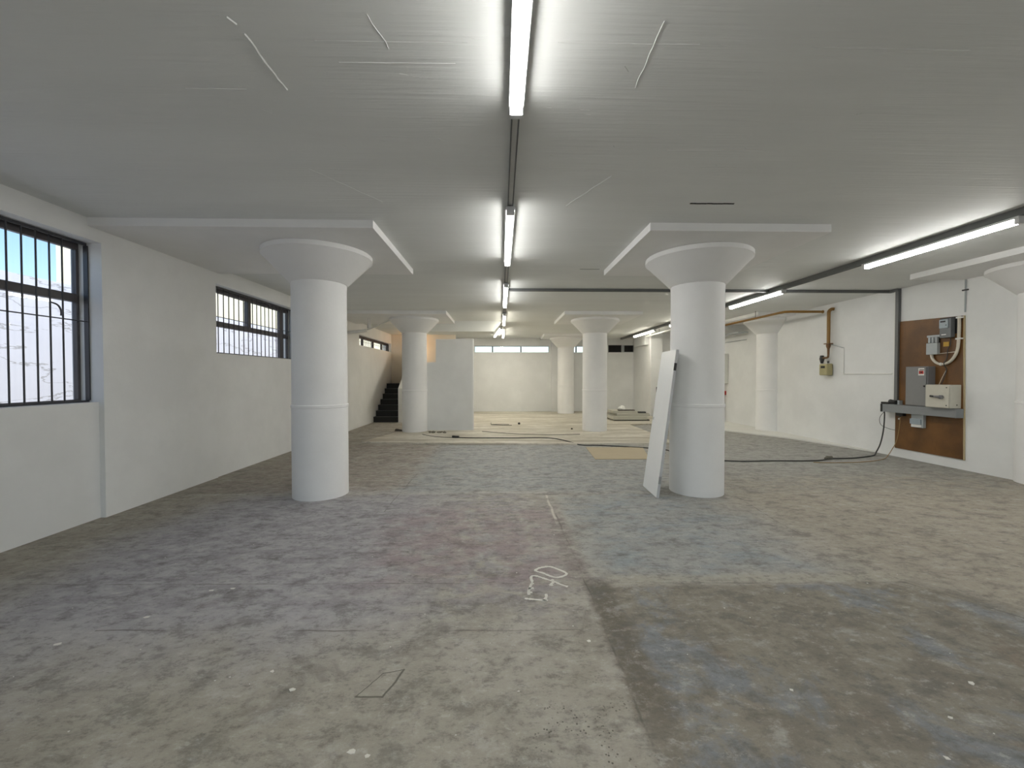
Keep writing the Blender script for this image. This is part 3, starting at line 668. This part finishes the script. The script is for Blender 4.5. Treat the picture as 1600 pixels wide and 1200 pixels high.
rs = thing('power_socket', 'red industrial socket with black cable at the right edge of the door column', 'socket', (7.3, 13.4, .9))
MB().box(7.25, XR - .001, 13.25, 13.75, 1.28, 2.25).build('back_box', M_PLAIN, rs, .01)
MB().box(7.30, XR - .001, 13.36, 13.52, .90, 1.03).build('socket_body', M_RED, rs, .01)
MB().tube(smooth_path([(7.34, 13.44, 1.28), (7.33, 13.40, 1.18), (7.33, 13.46, 1.10), (7.33, 13.44, 1.03)], 5), .012, 8).build('inlet_cable', M_BLACK, rs)
MB().tube(smooth_path([(7.34, 13.44, .90), (7.34, 13.45, .60), (7.34, 13.44, .30), (7.34, 13.44, .01)], 5), .016, 8).build('cable', M_BLACK, rs)
tag(MB().box(5.80, 5.93, 15.20, 15.249, .92, 1.12).build('wall_switch', M_BLACK, None, .01), 'black wall switch on the far white pier beside the door leaf', 'switch')

# white drain pipe by the stair column
dp = thing('drain_pipe', 'white drain pipe bending across from the left wall to the stair column', 'pipe', (-3.6, 11.1, 2.75))
MB().tube(smooth_path([(-4.215, 11.1, 2.68), (-3.9, 11.1, 2.70), (-3.65, 11.1, 2.725), (-3.56, 11.1, 2.75)], 4), .045, 12).build('level_pipe', M_WHITEPL, dp)
MB().tube([(-3.56, 11.1, 2.75), (-3.50, 11.1, 2.77), (-2.93, 11.1, 3.02)], .02, 10).build('strut', M_WHITEPL, dp)
MB().tube([(-3.50, 11.1, 2.80), (-3.50, 11.1, 2.90), (-3.50, 11.1, 2.905), (-3.50, 11.1, 3.049)], .05, 12, [.055, .055, .04, .04]).build('drop_pipe', M_WHITEPL, dp)

# ------------------------------------------------------------------ loose things on the floor
tag(MB().prism([(1.71, 7.40), (2.70, 7.38), (3.0, 8.62), (1.80, 8.66)], .001, .011).build('plywood_sheet', M_PLY), 'beige plywood sheet lying flat on the floor left of the door leaf', 'board')
sx = [(3.78, 4.95, 13.55, 14.6, .041, .075, M_SHEETD), (3.72, 4.85, 13.50, 14.55, .0755, .19, M_SHEET), (3.85, 4.95, 13.58, 14.5, .1905, .28, M_SHEET), (3.75, 4.55, 13.62, 14.4, .2805, .36, M_SHEET)]
sl_ = ['dark bottom board of the pile in the far right corner', 'grey second sheet of the pile in the far right corner', 'grey third sheet from the bottom of the corner pile', 'pale top sheet of the board pile in the corner']
for (a, b, c, d, e_, f_, m), lab in zip(sx, sl_): tag(MB().box(a, b, c, d, e_, f_).build('board_sheet', m, None, .006), lab, 'board', 'sheets piled in the far right corner')
tag(MB().box(3.95, 4.50, 13.7, 13.85, .3605, .39).build('dark_batten', M_SHEETD), 'dark batten lying across the top of the board pile', 'batten')
bg = MB()
for q in range(6): bg.lathe([(.01, .391), (.06 + .02*(q % 2), .405), (.07, .445 + .02*(q % 3)), (.01, .50 + .015*(q % 3))], 4.00 + .05*q*(1 - .1*q), 13.78 + .03*(q % 3 - 1), 12)
tag(bg.build('white_bag', M_WHITEPL), 'crumpled white bag on top of the board pile', 'bag')
tag(MB().box(4.62, 4.86, 13.65, 13.8, .2805, .33).build('metal_clamp', M_CABLE, None, .004), 'dark flat clamp on the right of the board pile', 'tool')
tag(MB().box(5.02, 5.24, 13.3, 13.42, .041, .09).build('tool_block', M_BLACK, None, .01), 'black block on the screed beside the board pile', 'tool')
cw = MB()
for q in range(7):
    a = random.uniform(0, 6.28); pts = [(5.35 + .05*math.cos(a + s*1.3) * (1 + s*.4), 13.25 + .06*math.sin(a + s*1.3)*(1+s*.4), .06 + .05*s) for s in range(4)]
    cw.tube(smooth_path(pts, 4), .006, 6)
tag(cw.build('wire_tangle', M_WHITEPL), 'small tangle of pale wire next to the black block', 'wire')
lb = thing('batten', 'long thin batten leaning level against the far right step wall', 'batten', (5.2, 15.2, .5))
MB().box(4.7, 5.59, 15.3, 15.33, .041, .075).build('strip', M_SHEETD, lb)
rb = MB()
for q in range(22):
    x, y, r = random.uniform(-1.88, -1.42), random.uniform(10.72, 11.02), random.uniform(.015, .05)
    rb.lathe([(r, .041), (r*.9, .041 + r*.35), (r*.3, .041 + r*.6)], x, y, 6, False)
o = rb.build('rubble_heap', M_DEBRIS); tag(o, 'low heap of grey rubble at the foot of the partition wall', 'rubble'); o['kind'] = 'stuff'
tag(MB().hexa([(-2.86, 11.15, .041), (-2.66, 11.10, .041), (-2.66, 11.25, .041), (-2.84, 11.3, .041)], [(-2.84, 11.17, .10), (-2.70, 11.14, .075), (-2.69, 11.23, .075), (-2.83, 11.27, .10)]).build('dark_wedge', M_SHEETD), 'dark offcut lying at the left foot of the stair column', 'offcut')
wf = MB(); wf.tube([(-.30, 12.55, .10), (-.30, 12.5, .05), (.05, 12.35, .05), (.33, 12.35, .05)], .008, 6); wf.tube([(-.30, 12.5, .05), (-.05, 12.6, .05), (.25, 12.55, .05)], .008, 6)
tag(wf.build('wire_offcut', M_CABLE), 'bent wire offcut on the screed under the rear window strip', 'wire')
tag(MB().lathe([(.01, .041), (.035, .05), (.04, .075), (.02, .10)], .56, 12.62, 12).build('dark_lump', M_BLACK), 'small dark lump alone in the middle of the pale screed', 'offcut')
tag(MB().lathe([(.01, .041), (.028, .048), (.025, .07), (.01, .08)], 1.97, 11.37, 12).build('dark_lump', M_SHEETD), 'small dark lump just left of the far right column', 'offcut')
# paint flakes and grit
fl = MB()
spots = [(-2.215,2.608),(-2.035,2.926),(-2.489,2.357),(-1.165,2.104),(-.597,1.64),(1.388,1.911),(1.972,1.732),(2.297,1.927),(1.751,1.547),(-.53,1.62),(.5,2.3),(-1.9,2.95),(-1.0,1.98)]
spots += [(random.uniform(-2.8, 3.0), random.uniform(1.3, 4.2)) for _ in range(55)]
for k, (x, y) in enumerate(spots):
    r = random.uniform(.012, .024) if k < 13 else random.uniform(.003, .008); n = random.randint(4, 6); a0 = random.uniform(0, 6)
    fl.prism([(x + r * random.uniform(.5, 1) * math.cos(a0 + 6.283*i/n), y + r * random.uniform(.3, .8) * math.sin(a0 + 6.283*i/n)) for i in range(n)], .0005, .003)
o = fl.build('paint_flakes', M_CHALK); tag(o, 'scattered white paint flakes on the worn concrete floor', 'flakes'); o['kind'] = 'stuff'
# chalk writing on the floor, read from the left: 1 7 0
def fxy(px, py):                 # writing traced in its own floor coordinates
    return px, py
strokes = [
[(0.261, 3.161), (0.297, 3.198), (0.338, 3.214), (0.385, 3.222), (0.435, 3.183), (0.499, 3.108), (0.467, 3.063), (0.417, 3.045), (0.371, 3.066), (0.319, 3.118), (0.281, 3.14), (0.261, 3.161)],
[(0.192, 2.807), (0.192, 2.845), (0.2, 2.888), (0.217, 2.941), (0.228, 2.988), (0.223, 3.036), (0.232, 3.07), (0.256, 3.074), (0.293, 3.053), (0.328, 3.025), (0.363, 3.001), (0.389, 2.983), (0.43, 2.94), (0.476, 2.907)],
[(0.375, 3.017), (0.385, 2.983), (0.372, 2.96), (0.351, 2.933), (0.374, 2.935)],
[(0.16, 2.759), (0.203, 2.749), (0.262, 2.736), (0.313, 2.73)],
[(0.31, 2.812), (0.308, 2.775), (0.287, 2.727)],
[(0.191, 2.888), (0.232, 2.896)], [(0.196, 2.836), (0.218, 2.836)], [(0.219, 2.96), (0.239, 2.955)]]
ck = thing('chalk_writing', 'chalk figures scrawled on the concrete floor in the centre foreground', 'marking', (.3, 2.95, 0))
for gi, (nm, idx) in enumerate((('digit', [0]), ('digit', [1, 2, 5, 6, 7]), ('digit', [3, 4]))):
    m = MB()
    for i in idx:
        P = smooth_path([(x, y, .0015) for x, y in strokes[i]], 4)
        for k in range(len(P) - 1):
            w = random.uniform(.0065, .0115); d = (P[k+1] - P[k]); n = Vector((-d.y, d.x, 0)).normalized() * w
            u = Vector((0, 0, .0012)); b0 = Vector((0, 0, -.001))
            m.hexa([P[k] - n + b0, P[k+1] - n + b0, P[k+1] + n + b0, P[k] + n + b0], [P[k] - n + u, P[k+1] - n + u, P[k+1] + n + u, P[k] + n + u])
    m.build(nm, M_CHALK, ck)

# ------------------------------------------------------------------ daylight
W = bpy.data.worlds.new('World'); S.world = W; W.use_nodes = True
nt = W.node_tree; nt.nodes.clear()
sky = nt.nodes.new('ShaderNodeTexSky'); sky.sky_type = 'NISHITA'; sky.sun_disc = False
sky.sun_elevation = math.radians(38); sky.sun_rotation = math.radians(75); sky.air_density = 1.0; sky.dust_density = .6; sky.ozone_density = 2.5
bg_ = nt.nodes.new('ShaderNodeBackground'); bg_.inputs[1].default_value = .19
ow = nt.nodes.new('ShaderNodeOutputWorld'); nt.links.new(sky.outputs[0], bg_.inputs[0]); nt.links.new(bg_.outputs[0], ow.inputs[0])

sun = bpy.data.lights.new('sun', 'SUN'); sun.energy = 3.5; sun.angle = math.radians(.6); sun.color = (1, .97, .94)
so = bpy.data.objects.new('sun', sun); COL.objects.link(so); so.location = (20, 5, 25)
so.rotation_euler = Vector((-math.cos(math.radians(64)), .12, -math.sin(math.radians(64)))).to_track_quat('-Z', 'Y').to_euler()
# ------------------------------------------------------------------ camera
cam = bpy.data.cameras.new('Camera'); co_ = bpy.data.objects.new('Camera', cam); COL.objects.link(co_)
cam.sensor_fit = 'HORIZONTAL'; cam.sensor_width = 36; cam.lens = 644.13 / 1600 * 36; cam.clip_start = .05; cam.clip_end = 200
R = Matrix.Rotation(-.0272, 4, 'Z') @ Matrix.Rotation(math.pi/2 - .0173, 4, 'X') @ Matrix.Rotation(-.0008, 4, 'Z')
co_.matrix_world = Matrix.Translation((0, 0, 1.5)) @ R
S.camera = co_
vs = S.view_settings; S.display_settings.display_device = 'sRGB'
vs.view_transform = 'Standard'; vs.look = 'None'; vs.exposure = 0.55; vs.gamma = 1.0; vs.use_curve_mapping = False
S.cycles.max_bounces = 10; S.cycles.diffuse_bounces = 4; S.cycles.transparent_max_bounces = 12
